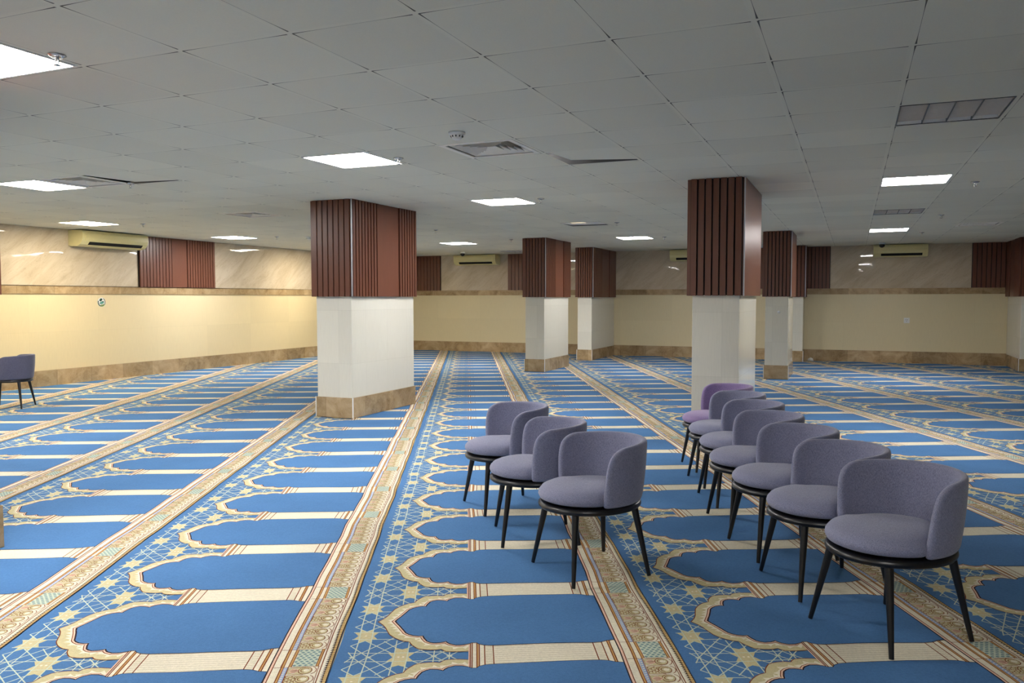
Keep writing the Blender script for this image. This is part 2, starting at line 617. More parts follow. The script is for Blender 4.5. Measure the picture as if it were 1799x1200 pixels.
# 1 lattice: stars then lines
def star(uc, wc, s=1.0):
    R = [(.049, .034), (.024, .034), (.025, .063), (0, .043), (-.025, .063), (-.024, .034), (-.049, .034), (-.031, 0), (-.049, -.034), (-.024, -.034), (-.025, -.063), (0, -.043), (.025, -.063), (.024, -.034), (.049, -.034), (.031, 0)]
    poly(1, 'gold', [(uc + a * s, wc + b * s) for a, b in reversed(R)])
LW = 0.0046
wa = .21 * CM
def mline(p, q):
    """a lattice line given relative to the column axis, drawn on both sides of it"""
    for s in (-1, 1):
        line(2, 'lattice', (p[0], H + s * p[1]), (q[0], H + s * q[1]), LW)
for s in (-1, 1):
    star(-.055, s * wa)
    line(3, 'cream', (-.059, s * wa), (-.051, s * wa), .008)
    for o in (-.034, .034):
        line(2, 'lattice', (-.107, s * wa + o), (.06, s * wa + o), LW)
    # towards the arch tip
    line(2, 'lattice', (-.107, s * .052), (-.055, s * .100), LW)
    line(2, 'lattice', (-.055, s * .100), (.02, s * .028), LW)
    line(2, 'lattice', (-.107, s * .053), (.045, -s * .105), LW)
for u in (-.080, -.030):
    line(2, 'lattice', (u, -H), (u, H), LW)
CSTAR = [(.052, .038), (.0235, .037), (.026, .083), (0, .068), (-.026, .083), (-.0235, .037), (-.052, .038), (-.030, 0), (-.052, -.038), (-.0235, -.037), (-.026, -.083), (0, -.068), (.026, -.083), (.0235, -.037), (.052, -.038), (.030, 0)]
poly(1, 'gold', [(.096 + a, H + b) for a, b in reversed(CSTAR)])
line(3, 'cream', (.084, H), (.092, H), .010)
line(3, 'cream', (.102, H), (.110, H), .010)
for o in (-.036, .036):
    line(2, 'lattice', (-.107, H + o), (.352, H + o), LW)
for u in (.071, .121):
    line(2, 'lattice', (u, H - .15), (u, H + .15), LW)
mline((-.055, .150), (.056, .037))
mline((-.055, .150), (-.107, .101))
mline((-.107, .101), (-.025, 0))
mline((-.107, .0435), (-.085, 0))
mline((-.085, 0), (.062, .180))
mline((-.025, 0), (.105, .145))
mline((.070, .083), (.02, .145))
mline((.122, .083), (.16, .12))
mline((.146, .038), (.19, .072))
mline((.221, 0), (.150, .075))
mline((.221, 0), (.262, .045))
mline((.280, 0), (.242, .045))
mline((.280, 0), (.32, .045))
for u in (.221, .280):
    line(2, 'lattice', (u, H - .05), (u, H + .05), LW)
for u in (-.085, -.025, .221, .280):
    poly(3, 'lattice', [(u - .014, H), (u, H - .008), (u + .014, H), (u, H + .008)])
# 4 gold arch border with brown outline
slices(5, 'gold', outer_h)
def rim(layer, m, half, dists):
    """strip along the outside of a half contour, mirrored about the arch axis; every piece its own quad"""
    P = [np.array(p) for p in half]
    N = []
    for i in range(len(P)):
        t = np.zeros(2)
        for a, b in ((i - 1, i), (i, i + 1)):
            if a >= 0 and b < len(P):
                d = P[b] - P[a]
                t = t + d / (np.hypot(*d) + 1e-9)
        t = t / (np.hypot(*t) + 1e-9)
        N.append(np.array([-t[1], t[0]]))
    N[0] = np.array([-1.25, 0.0])
    for i in range(len(P) - 1):
        q = [P[i], P[i + 1], P[i + 1] + N[i + 1] * dists[i + 1], P[i] + N[i] * dists[i]]
        for s in (1, -1):
            poly(layer, m, [(p[0], s * p[1]) for p in q])
rim(6, 'cream', inner_h, [.0235] * len(inner_h))
# white flames in the border
pl = np.array(dens([(u, v) for u, v in inner_h], 0.004))
seg = np.hypot(*(np.diff(pl, axis=0)).T)
cum = np.r_[0, np.cumsum(seg)]
t = 0.012
while t < cum[-1] - 0.01:
    i = int(np.searchsorted(cum, t)) - 1
    i = min(max(i, 1), len(pl) - 3)
    d = pl[min(i + 2, len(pl) - 1)] - pl[i - 1]
    d = d / np.hypot(*d)
    n = np.array([-d[1], d[0]])
    c = pl[i] + n * .0225
    a, b, q = c - d * .012, c + d * .012, c + n * .017 - d * .008
    for s in (1, -1):
        poly(6, 'cream', [(a[0], s * a[1]), (b[0], s * b[1]), (q[0], s * q[1])])
    t += .030
# 4-5 columns (centred on the cell edge w = +H)
def cw(v):
    return (0.5 - v) * CM
colpts = [(.354, .343), (.366, .330), (.385, .330), (.394, .350), (.415, .368), (.449, .374), (.84, .378), (.875, .371), (.900, .351), (.934, .345)]
cp = dens([(u, cw(v)) for u, v in colpts])
for i in range(len(cp) - 1):
    (u0, a0), (u1, a1) = cp[i], cp[i + 1]
    poly(6, 'cream', [(u0, H - a0), (u1, H - a1), (u1, H + a1), (u0, H + a0)])
for k in range(-4, 5):
    rect(7, 'rib', .452, .838, H + k * .0178 - .0012, H + k * .0178 + .0012)
for k in range(-5, 6):
    rect(7, 'rib', .417, .446, H + k * .0145 - .002, H + k * .0145 + .002)
    rect(7, 'rib', .845, .873, H + k * .0145 - .002, H + k * .0145 + .002)
for u, hw, m in ((.356, .104, 'pink'), (.361, .108, 'brown'), (.368, .114, 'brown'), (.386, .113, 'brown'), (.390, .108, 'orange'), (.395, .103, 'brown'), (.415, .09, 'brown'), (.448, .085, 'brown'),
                 (.841, .083, 'brown'), (.876, .088, 'brown'), (.899, .1, 'brown'), (.903, .1, 'orange'), (.908, .102, 'brown')):
    rect(7, m, u - .0023, u + .0023, H - hw, H + hw)
# 8-11 prayer field nested in its outlines
rim(6, 'brown', outer_h, [.004] * len(outer_h))
ho = lambda a, b: [a] * (nin - 1) + [b] * (len(half) - nin + 1)
rim(7, 'brown', half, ho(.0160, .0042))
rim(8, 'pink', half, ho(.0125, .0040))
rim(9, 'darkline', half, ho(.0062, .0036))
slices(10, 'blue', half)
# band
def bstrip(m, a, b, layer=11, w0=-H, w1=H):
    rect(layer, m, a, b, w0, w1, max(1, int((w1 - w0) / .17)))
for m, a, b in (('darkline', .929, .934), ('pink', .934, .942), ('brown', .942, .946), ('cream', .946, .972), ('brown', .972, .976), ('orange', .976, .982), ('brown', .982, .985),
                ('cream', .985, 1.115), ('brown', 1.117, 1.121), ('cream', 1.121, 1.138), ('tan', 1.138, 1.152), ('darkline', 1.152, 1.1555), ('cream', 1.115, 1.117)):
    bstrip(m, a, b)
LB = .073
# lattice box, at w = H
for m, a, b in (('brown', 1.000, 1.003), ('orange', 1.003, 1.010), ('brown', 1.010, 1.013), ('brown', 1.098, 1.101), ('orange', 1.101, 1.107), ('brown', 1.107, 1.110)):
    bstrip(m, a, b, 12, H - LB, H + LB)
rect(12, 'lattice', 1.015, 1.097, H - LB + .002, H + LB - .002)
nu, nw = 4, 9
for i in range(nu * 2):
    for j in range(nw):
        if (i + j) % 2:
            continue
        u = 1.015 + .082 * (i + .5) / (nu * 2)
        ww = H - LB + .004 + (2 * LB - .008) * (j + .5) / nw
        poly(13, 'teal', [(u - .009, ww), (u, ww - .0058), (u + .009, ww), (u, ww + .0058)])
for s in (-1, 1):
    rect(12, 'brown', .946, 1.115, H + s * LB - .0015, H + s * LB + .0015)
rect(12, 'brown', .972, .975, H - LB, H + LB)
# floral strip between the boxes, -(H-LB)..(H-LB)
FW = H - LB
bstrip('dash', .986, 1.000, 12, -FW, FW)
k = -FW + .008
while k < FW - .004:
    poly(13, 'cream', [(.988, k), (.996, k), (.996, k + .007), (.988, k + .004)])
    k += .016
bstrip('brown', 1.000, 1.003, 12, -FW, FW)
bstrip('cream', 1.003, 1.110, 12, -FW, FW)
NS = 8
ring = lambda r, a, b, n, uc, wcn, k=1.0: [(uc + r * math.cos(a + (b - a) * q / n), wcn + k * r * math.sin(a + (b - a) * q / n)) for q in range(n + 1)]
for i in range(NS):
    wc = -FW + 2 * FW * (i + .5) / NS
    P = 2 * FW / NS
    # gold ground of the motif, with a brown outline
    rect(13, 'brown', 1.004, 1.066, wc - P * .46, wc + P * .46)
    rect(14, 'gold', 1.0055, 1.066, wc - P * .43, wc + P * .43)
    # scroll
    uc = 1.068
    poly(15, 'brown', ring(.0255, 0, 2 * PI, 13, uc, wc, 1.12)[:-1])
    poly(16, 'gold', ring(.0225, 0, 2 * PI, 13, uc, wc, 1.12)[:-1])
    poly(17, 'cream', ring(.0115, 0, 2 * PI, 9, uc + .005, wc)[:-1])
    A = ring(.0155, .6, 4.6, 8, uc, wc)
    for q in range(8):
        line(18, 'brown', A[q], A[q + 1], .0030)
    # white crescents and brown scallops towards the teeth
    A = ring(.0335, -.98, .98, 6, 1.0685, wc)
    for q in range(6):
        line(14, 'cream', A[q], A[q + 1], .008)
        line(15, 'brown', (A[q][0] + .0055, A[q][1]), (A[q + 1][0] + .0055, A[q + 1][1]), .0030)
    # leaf or curls on the other side
    if i % 2:
        poly(15, 'pink', [(1.007, wc), (1.022, wc - .017), (1.042, wc - .010), (1.050, wc), (1.042, wc + .010), (1.022, wc + .017)])
        for dw in (-.010, -.005, 0, .005, .010):
            line(16, 'brown', (1.011 + abs(dw) * .8, wc + dw), (1.046 - abs(dw) * .9, wc + dw * .6), .0016)
        for sg in (-1, 1):
            line(16, 'cream', (1.005, wc + sg * P * .44), (1.034, wc + sg * .019), .0055)
            line(17, 'brown', (1.010, wc + sg * P * .36), (1.036, wc + sg * .0155), .0020)
    else:
        for du, dw in ((1.013, -.019), (1.013, 0), (1.013, .019), (1.025, -.012), (1.025, .010), (1.036, -.022), (1.037, -.001), (1.036, .022), (1.046, -.013), (1.046, .012)):
            A = ring(.0072, .5 + dw * 40, 4.4 + dw * 40, 4, du, wc + dw)
            for q in range(4):
                line(16, 'brown', A[q], A[q + 1], .0023)
            poly(15, 'cream', [(du - .003, wc + dw), (du, wc + dw - .003), (du + .003, wc + dw), (du, wc + dw + .003)])
bstrip('brown', 1.110, 1.1125, 14, -FW, FW)
# saw teeth
NT_ = 44
for i in range(NT_):
    a = -H + CM * i / NT_
    p = CM / NT_
    poly(13, 'darkline', [(1.130, a + p * .5), (1.142, a + p * .05), (1.142, a + p * .95)])
    rect(12, 'brown', 1.142, 1.152, a + p * .38, a + p * .62)
tv = np.array(tv, dtype=np.float64)
tf = np.array(tf, dtype=np.int64)
tm = np.array(tm, dtype=np.int32)
PH = {1: -.1056, 2: .1503, 3: .22, 4: .2833, 5: .33, 6: .3, 7: .4, 8: .35}
AV, AF, AM = [], [], []
nv = 0
for lane in range(-11, 12):
    for row in range(-14, 34):
        bu = CX0 + CL * lane
        bw = CY0 + CM * (row + PH.get(lane, 0.0))
        # skip cells wholly outside the room
        cc = (bu + .5) * ce + bw * cdv
        if not (XL - .9 < cc[0] < XR + .9 and YF - .9 < cc[1] < YB + .9):
            continue
        U = bu + tv[:, 0]
        W = bw + tv[:, 1]
        U2 = U + .0045 * np.sin(W * 5.7 + .9 * lane) * np.sin(W * 1.3 + 2 * lane) + .0022 * np.sin(W * 13.1 + U * 2.0)
        W2 = W + .0045 * np.sin(U * 6.1 + W * 1.7) + .002 * np.sin(U * 15.0 + W * 3.1)
        X = U2 * ce[0] + W2 * cdv[0]
        Y = U2 * ce[1] + W2 * cdv[1]
        out = (X < XL) | (X > XR) | (Y < YF) | (Y > YB)
        keep = ~np.all(out[tf], axis=1)
        if not keep.any():
            continue
        V = np.stack([np.clip(X, XL + .001, XR - .001), np.clip(Y, YF + .001, YB - .001), tv[:, 2]], 1)
        f = tf[keep]
        used, inv = np.unique(f, return_inverse=True)
        AV.append(V[used])
        AF.append(inv.reshape(-1, 3) + nv)
        AM.append(tm[keep])
        nv += len(used)
AV = np.concatenate(AV); AF = np.concatenate(AF); AM = np.concatenate(AM)
me = bpy.data.meshes.new('prayer_carpet')
me.vertices.add(len(AV)); me.vertices.foreach_set('co', AV.astype(np.float32).ravel())
me.loops.add(AF.size); me.loops.foreach_set('vertex_index', AF.astype(np.int32).ravel())
me.polygons.add(len(AF)); me.polygons.foreach_set('loop_start', np.arange(0, AF.size, 3, dtype=np.int32))
me.polygons.foreach_set('material_index', AM)
for k in CN:
    me.materials.append(M['c_' + k])
me.update(calc_edges=True)
carpet = bpy.data.objects.new('prayer_carpet', me)
COL.objects.link(carpet)
tag(carpet, 'wall to wall blue prayer carpet patterned with rows of arches and gold scroll borders', 'carpet')
print('carpet faces', len(AF))

# ---------------------------------------------------------------- pillars
def slats_x(mb, x0, x1, y, z0, z1, n, gap=0.015, t=0.028, d=-1):
    p = (x1 - x0) / n
    for i in range(n):
        a, b = sorted((y, y + d * t))
        mb.box(x0 + p * i + gap / 2, x0 + p * (i + 1) - gap / 2, a, b, z0, z1, M['wood'])
def slats_y(mb, y0, y1, x, z0, z1, n, gap=0.022, t=0.030, d=1):
    p = (y1 - y0) / n
    for i in range(n):
        a, b = sorted((x, x + d * t))
        mb.box(a, b, y0 + p * i + gap / 2, y0 + p * (i + 1) - gap / 2, z0, z1, M['wood'])

CB = 1.38
PZ = 0.0062      # pillars stand on the carpet
def pillar(label, x0, x1, y0, y1, skirt=True, east_flat=False, back=False, west=False):
    cx, cy = (x0 + x1) / 2, (y0 + y1) / 2
    root = thing('pillar', label, 'pillar', (cx, cy, 0))
    a0, a1, b0, b1 = x0 - cx, x1 - cx, y0 - cy, y1 - cy
    m = MB()
    m.box(a0, a1, b0, b1, PZ, CEIL - 0.001, M['pillar_cream'])
    m.build('shaft', root, bevel=0.004)
    m = MB()
    e = 0.02
    bb = b1 if back else b1 + e
    m.box(a0 - e, a1 + e, b0 - e, bb, CB, CEIL - 0.002, M['wood_dark'])
    z0, z1 = CB - 0.004, CEIL - 0.002
    slats_x(m, a0 - e, a1 + e, b0 - e, z0, z1, 7)
    if not back:
        slats_x(m, a0 - e, a1 + e, b1 + e, z0, z1, 7, d=1)
    L = bb - (b0 - e)
    for x, d in ((a1 + e, 1), (a0 - e, -1)):
        if east_flat and d == 1:
            a, b = sorted((x, x + d * .022))
            m.box(a, b, b0 - e + .02, bb - .02, z0, z1, M['wood'])
        else:
            slats_y(m, b0 - e - .012, b0 - e + L * .38, x, z0, z1, 9, d=d)
            a, b = sorted((x, x + d * .018))
            m.box(a, b, b0 - e + L * .385, b0 - e + L * .69, z0, z1, M['wood'])
            slats_y(m, b0 - e + L * .695, bb - .01, x, z0, z1, 7, d=d)
    m.build('wood_cladding', root)
    m = MB()
    m.box(a1 + e + .014, a1 + e + .026, b0 - e - .026, b0 - e - .014, CB - .006, CEIL - .002, M['aluminium'])
    o = m.build('corner_strip', root)
    o['label'] = 'silver corner strip'
    if skirt:
        m = MB()
        m.box(a0 - .014, a1 + .014, b0 - .014, b1 if back else b1 + .014, PZ, 0.235, M['skirt'])
        m.build('skirting', root, bevel=0.003)
        m = MB()
        for x in (a0 - .014, a1 + .014):
            m.box(x - .005, x + .005, b0 - .019, b0 - .009, PZ, 0.236, M['white_plastic'])
        o = m.build('skirting_joint', root)
        o['label'] = 'pale joint strip on the skirting corner'
    return root
pillar('nearest slatted wood and cream stone pillar left of the middle, with brown marble skirting', -5.62, -5.15, 7.57, 8.95)
pillar('large pillar behind the long row of chairs, cream stone down to the carpet without skirting', -1.385, -.955, 7.62, 9.0, skirt=False, east_flat=True)
pillar('mid-distance wood-topped pillar standing right of the nearest one, bright cream right face', -5.55, -5.18, 13.75, 15.1)
pillar('wood-topped pillar against the back wall, half hidden behind the mid-distance pillar', -5.52, -5.20, 16.72, 18.49, back=True)
pillar('free-standing pillar just right of and behind the large pillar, brown skirting', -1.335, -.97, 13.98, 15.1, east_flat=True)
pillar('narrow pillar on the back wall peeking out behind the free-standing right pillar', -1.42, -.955, 17.98, 18.49, back=True)
pillar('pillar cut off by the right edge of the photo, beside the back wall', 2.83, 3.3, 17.1, 18.49, back=True)
pillar('pillar edge at the far left border of the photo, only its skirting corner showing', -4.72, -4.235, 1.5, 2.875)

# ---------------------------------------------------------------- wood panels on the walls
def wood_panel_left(y0, y1, label):
    root = thing('wood_panel', label, 'wall panel', (XL, (y0 + y1) / 2, BAND1))
    m = MB()
    L = y1 - y0
    h = CEIL - BAND1 - .004
    m.box(.001, .02, -L / 2, L / 2, .007, h, M['wood_dark'])
    slats_y(m, -L / 2 + .01, -L / 2 + L * .40, .02, .007, h, 10, .014, .022, 1)
    m.box(.02, .036, -L / 2 + L * .405, -L / 2 + L * .60, .007, h, M['wood'])
    slats_y(m, -L / 2 + L * .605, L / 2 - .01, .02, .007, h, 11, .014, .022, 1)
    m.build('slats', root)
    return root
def wood_panel_back(x0, x1, label, n=16):
    root = thing('wood_panel', label, 'wall panel', ((x0 + x1) / 2, YB, BAND1))
    m = MB()
    L = x1 - x0
    h = CEIL - BAND1 - .004
    m.box(-L / 2, L / 2, -.02, -.001, .001, h, M['wood_dark'])
    slats_x(m, -L / 2 + .005, L / 2 - .005, -.02, .001, h, n, .012, .022, -1)
    m.build('slats', root)
    return root
wood_panel_left(10.42, 12.24, 'slatted dark red wood panel on the left wall beside the air conditioner')
wood_panel_back(-11.35, -9.82, 'slatted wood panel on the back wall right behind the nearest pillar')
wood_panel_back(-7.93, -6.35, 'slatted wood panel on the back wall, left of the mid-distance pillar')
wood_panel_back(-1.98, -1.47, 'sliver of dark wood wall panel between the large pillar and the free-standing one', 6)
wood_panel_back(-.905, -.45, 'dark wood panel on the back wall just right of the narrow pillar', 6)
wood_panel_back(2.19, 2.78, 'very dark wood panel on the back wall near the right edge', 7)

# ---------------------------------------------------------------- air conditioners
def ac(label, loc, rz, L=1.18):
    root = thing('air_conditioner', label, 'air conditioner', loc, rz)   # local: +y = out of the wall, x along
    prof = [(0.0, 0.0), (0.05, -.015), (0.20, -.012), (0.26, .012), (0.305, .06), (0.325, .12), (0.322, .20), (0.30, .235), (0.0, .24)]
    m = MB(); m.prism(prof, 'x', -L / 2, L / 2, M['ac_plastic'], False)
    m.build('body', root, bevel=.012)
    m = MB(); m.prism([(0.314, .075), (.322, .072), (.336, .11), (.334, .185), (.320, .185)], 'x', -L / 2 + .05, L / 2 - .05, M['ac_plastic'])
    m.build('front_panel', root, bevel=.004)
    m = MB(); m.prism([(0.245, .008), (0.262, .008), (0.306, .052), (.296, .058)], 'x', -L / 2 + .10, L / 2 - .14, M['dark'])
    o = m.build('air_outlet', root); o['label'] = 'dark air outlet slot'
    m = MB(); m.prism([(0.210, -.012), (0.214, -.017), (0.264, .004), (.260, .008)], 'x', -L / 2 + .12, L / 2 - .16, M['ac_plastic'])
    m.build('flap', root)
    m = MB(); m.prism([(0.06, .2395), (.28, .2355), (.28, .2375), (.06, .2415)], 'x', -L / 2 + .08, L / 2 - .08, M['frame_dark'])
    m.build('intake_grille', root)
    return root
ac('cream split air conditioner on the left wall beside a slatted wood panel', (XL + .001, 9.72, 2.205), -PI / 2, 1.28)
ac('cream air conditioner on the back wall between two wood panels left of the middle', (-8.72, YB - .001, 2.205), PI, 1.15)
ac('cream air conditioner on the back wall partly hidden by the large pillar', (-3.25, YB - .001, 2.205), PI, 1.15)
ac('cream air conditioner high on the back wall at the right', (.88, YB - .001, 2.205), PI, 1.0)

# ---------------------------------------------------------------- ceiling lights and vents
LL = {(-6, -2): 'lit square ceiling light panel cut off by the left edge near the top corner', (-6, 3): 'largest whole lit ceiling panel, above and left of the nearest pillar',
      (-12, 3): 'lit ceiling panel at the left edge next to a grey air diffuser', (-6, 8): 'lit ceiling panel right of the nearest pillar top, mid picture',
      (1, 8): 'lit ceiling panel right of the large pillar at the right side', (-17, 8): 'lit ceiling panel directly above the left wall air conditioner',
      (-12, 18): 'small distant lit ceiling panel in front of the back wall air conditioner left of middle', (1, 18): 'distant lit ceiling panel in front of the right back wall air conditioner',
      (-17, 13): 'lit ceiling panel above the wood panel of the left wall', (-6, 18): 'distant lit ceiling panel between the mid-distance pillar and the large pillar',
      (-17, 18): 'ceiling light nearly hidden behind the top left corner of the nearest pillar'}
protos = {}
for (c, r), kind in LIGHTS.items():
    x, y = cell(c, r)
    lab = LL.get((c, r), 'lit ceiling panel added for brightness outside the picture, beside or behind the viewer')
    g = 'lit ceiling light panels' if (c, r) in LL else 'added ceiling light panels outside the picture'
    if kind in protos:
        dup(protos[kind], (x + .3, y + .3, CEIL), 0, lab, g)
        continue
    root = thing('ceiling_light', lab, 'ceiling light', (x + .3, y + .3, CEIL), 0, g)
    m = MB()
    for q in ((-.288, .288, -.288, -.276), (-.288, .288, .276, .288), (-.288, -.276, -.276, .276), (.276, .288, -.276, .276)):
        m.box(q[0], q[1], q[2], q[3], -.006, .05, M['white_plastic'])
    m.build('frame', root)
    m = MB()
    m.box(-.276, .276, -.276, .276, -.003, .04, M['light_white' if kind == 'w' else 'light_warm'])
    m.build('diffuser', root)
    protos[kind] = root

def diffuser(label, c, r, mir=1):
    x, y = cell(c, r)
    root = thing('air_diffuser', label, 'air vent', (x + .3, y + .3, CEIL), 0, 'square ceiling air diffusers')
    m = MB(); m.box(-.27, .27, -.27, .27, .09, .10, M['dark'])
    for q in ((-.27, .27, -.275, -.27), (-.27, .27, .27, .275), (-.275, -.27, -.275, .275), (.27, .275, -.275, .275)):
        m.box(*q, .0, .10, M['dark'])
    o = m.build('duct_box', root); o['label'] = 'dark duct box'
    m = MB()
    for q in ((-.288, .288, -.288, -.25), (-.288, .288, .25, .288), (-.288, -.25, -.25, .25), (.25, .288, -.25, .25)):
        m.box(*q, -.004, .006, M['vent_metal'])
    m.build('frame', root, bevel=.002)
    m = MB()
    # four triangular banks of slanted blades
    for k in range(6):
        d = .235 - k * .040
        if d < .036:
            break
        t = .0015
        for s in (1, -1):
            # blades parallel to x (front/back banks) and y (side banks), slanting outward and up
            m.add([(-d, s * d, .002), (d, s * d, .002), (d - .034, s * (d - .034), .036), (-d + .034, s * (d - .034), .036),
                   (-d, s * d, .002 + t), (d, s * d, .002 + t), (d - .034, s * (d - .034), .036 + t), (-d + .034, s * (d - .034), .036 + t)],
                  [(0, 1, 2, 3), (4, 5, 6, 7), (0, 1, 5, 4), (2, 3, 7, 6)], M['vent_metal'])
            m.add([(s * d, -d, .002), (s * d, d, .002), (s * (d - .034), d - .034, .036), (s * (d - .034), -d + .034, .036),
                   (s * d, -d, .002 + t), (s * d, d, .002 + t), (s * (d - .034), d - .034, .036 + t), (s * (d - .034), -d + .034, .036 + t)],
                  [(0, 1, 2, 3), (4, 5, 6, 7), (0, 1, 5, 4), (2, 3, 7, 6)], M['vent_metal'])
    m.build('blades', root)
    return root
diffuser('square four-way air diffuser beside the smoke detector in the middle of the ceiling', -4, 3)
diffuser('grey air diffuser next to the lit panel at the left edge', -11, 3)
diffuser('flat looking air diffuser above and left of the nearest pillar', -12, 8)
diffuser('small distant air diffuser behind the right back light panel', 3, 17)
diffuser('small dark diffuser just behind the distant lit panel left of the middle', -9, 19)

def louver(label, c, r):
    x, y = cell(c, r)
    root = thing('louver_light', label, 'ceiling light', (x + .3, y + .3, CEIL), 0, 'unlit louvred ceiling lights')
    m = MB(); m.box(-.28, .28, -.28, .28, .09, .10, M['louver'])
    for q in ((-.285, .285, -.285, -.28), (-.285, .285, .28, .285), (-.285, -.28, -.28, .28), (.28, .285, -.28, .28)):
        m.box(*q, -.001, .10, M['vent_metal'])
    m.add([(-.279, .279, .001), (.279, .279, .001), (.279, .215, .05), (-.279, .215, .05)], [(0, 1, 2, 3)], M['white_plastic'])
    m.build('housing', root)
    m = MB()
    for q in ((-.288, .288, -.288, -.280), (-.288, .288, .280, .288), (-.288, -.280, -.280, .280), (.280, .288, -.280, .280)):
        m.box(*q, -.003, .004, M['frame_dark'])
    m.build('frame', root)
    m = MB()
    for i in range(1, 4):
        xx = -.272 + .544 * i / 4
        m.box(xx - .0032, xx + .0032, -.279, .279, -.002, .035, M['frame_dark'])
    for j in range(1, 14):
        yy = -.275 + .48 * j / 14
        m.box(-.279, .279, yy - .0015, yy + .0015, 0.0, .022, M['louver'])
    m.build('louver_grid', root)
    m = MB()
    for i in range(4):
        xx = -.204 + .136 * i
        m.tube((xx, -.26, .068), (xx, .26, .068), .013, .013, M['white_plastic'], 10)
    m.build('lamp_tubes', root)
    return root
louver('unlit louvred square ceiling light at the upper right', 1, 3)
louver('distant unlit louvred ceiling light between the two lit panels at the right', 1, 13)
louver('louvred ceiling light beside the top of the mid-distance pillar by the back wall', -12, 23)

x, y = cell(-6, 13)
root = thing('sagging_light', 'unlit ceiling panel with a small warm glow left of the large pillar top', 'ceiling light', (x + .3, y + .3, CEIL))
m = MB(); m.box(-.29, .29, -.29, .29, .05, .06, M['dark']); m.build('housing', root)
m = MB(); m.add([(-.285, -.285, -.004), (.285, -.285, -.004), (.285, .275, .012), (-.285, .275, .012), (-.285, -.285, .002), (.285, -.285, .002), (.285, .275, .018), (-.285, .275, .018)],
               [(0, 1, 2, 3), (4, 5, 6, 7), (0, 1, 5, 4), (1, 2, 6, 5), (2, 3, 7, 6), (3, 0, 4, 7)], M['louver']); m.build('cover_panel', root)
m = MB(); m.box(-.12, .08, -.285, -.18, -.007, -.001, M['light_dim']); o = m.build('lamp', root); o['label'] = 'small warm glowing lamp'

# displaced ceiling tiles
def loose_tile(label, c, r, lift):
    x, y = cell(c, r)
    m = MB()
    t = .014
    cs = [(.015, .015), (.585, .015), (.585, .575), (.015, .575)]
    lo = [(a - .3 + .012, b - .3, l + .001) for (a, b), l in zip(cs, lift)]
    m.add(lo + [(a, b, z + t) for a, b, z in lo], [(0, 1, 2, 3), (4, 5, 6, 7), (0, 1, 5, 4), (1, 2, 6, 5), (2, 3, 7, 6), (3, 0, 4, 7)], M['tile_plain'])
    o = m.build('ceiling_tile')
    o.location = (x + .3, y + .3, CEIL)
    tag(o, label, 'ceiling tile')
M['tile_plain'] = simple('loose_tile_board', CEIL_RGB, 0.85, vary=.05, scale=160)
loose_tile('lifted ceiling tile with a dark open gap, right of the four-way diffuser', -3, 4, (.006, .0, .004, .034))
loose_tile('lifted ceiling tile with a dark gap right of the left edge diffuser', -10, 3, (.003, .0, .002, .016))

# sprinklers
def sprinkler(label, x, y):
    root = thing('sprinkler', label, 'sprinkler', (x, y, CEIL), 0, 'ceiling sprinkler heads')
    m = MB(); m.lathe([(.0, .0005), (.038, .0005), (.040, -.004), (.026, -.012), (.012, -.014), (.012, 0)], M['chrome'], 20); m.build('escutcheon', root)
    m = MB()
    m.tube((0, 0, -.010), (0, 0, -.022), .009, .009, M['chrome'], 10)
    m.tube((.008, 0, -.02), (.012, 0, -.032), .003, .003, M['chrome'], 6); m.tube((-.008, 0, -.02), (-.012, 0, -.032), .003, .003, M['chrome'], 6)
    m.tube((.012, 0, -.031), (.002, 0, -.047), .003, .003, M['chrome'], 6); m.tube((-.012, 0, -.031), (-.002, 0, -.047), .003, .003, M['chrome'], 6)
    m.build('head', root)
    m = MB(); m.lathe([(0, -.046), (.016, -.046), (.017, -.048), (.0, -.0495)], M['chrome'], 16); m.build('deflector', root)
    return root
SPR = [('sprinkler head beside the light panel at the top left corner', -3.33, 2.60), ('sprinkler head at the right end of the largest whole lit panel', -3.30, 5.52),
       ('sprinkler head right of the mid picture lit panel', -3.19, 8.36), ('sprinkler head near the lifted tile at the left', -6.36, 5.70), ('sprinkler head right of the distant lit panel before the large pillar', -3.14, 14.45),
       ('sprinkler head right of the lit panel at the right side', 1.05, 8.8), ('sprinkler head right of the unlit panel with warm glow', -3.17, 11.4),
       ('sprinkler head right of the distant unlit louvred light', 1.06, 12.1), ('tiny sprinkler head right of the rearmost right lit panel', 1.05, 15.2), ('sprinkler head between the two lit panels along the left wall', -9.62, 8.83),
       ('sprinkler head left of the nearest pillar top', -9.45, 11.6), ('tiny sprinkler head right of the nearest pillar top', -6.2, 11.5), ('tiny sprinkler head left of the mid-distance pillar top', -5.9, 13.9)]
for l, x, y in SPR:
    sprinkler(l, x, y)

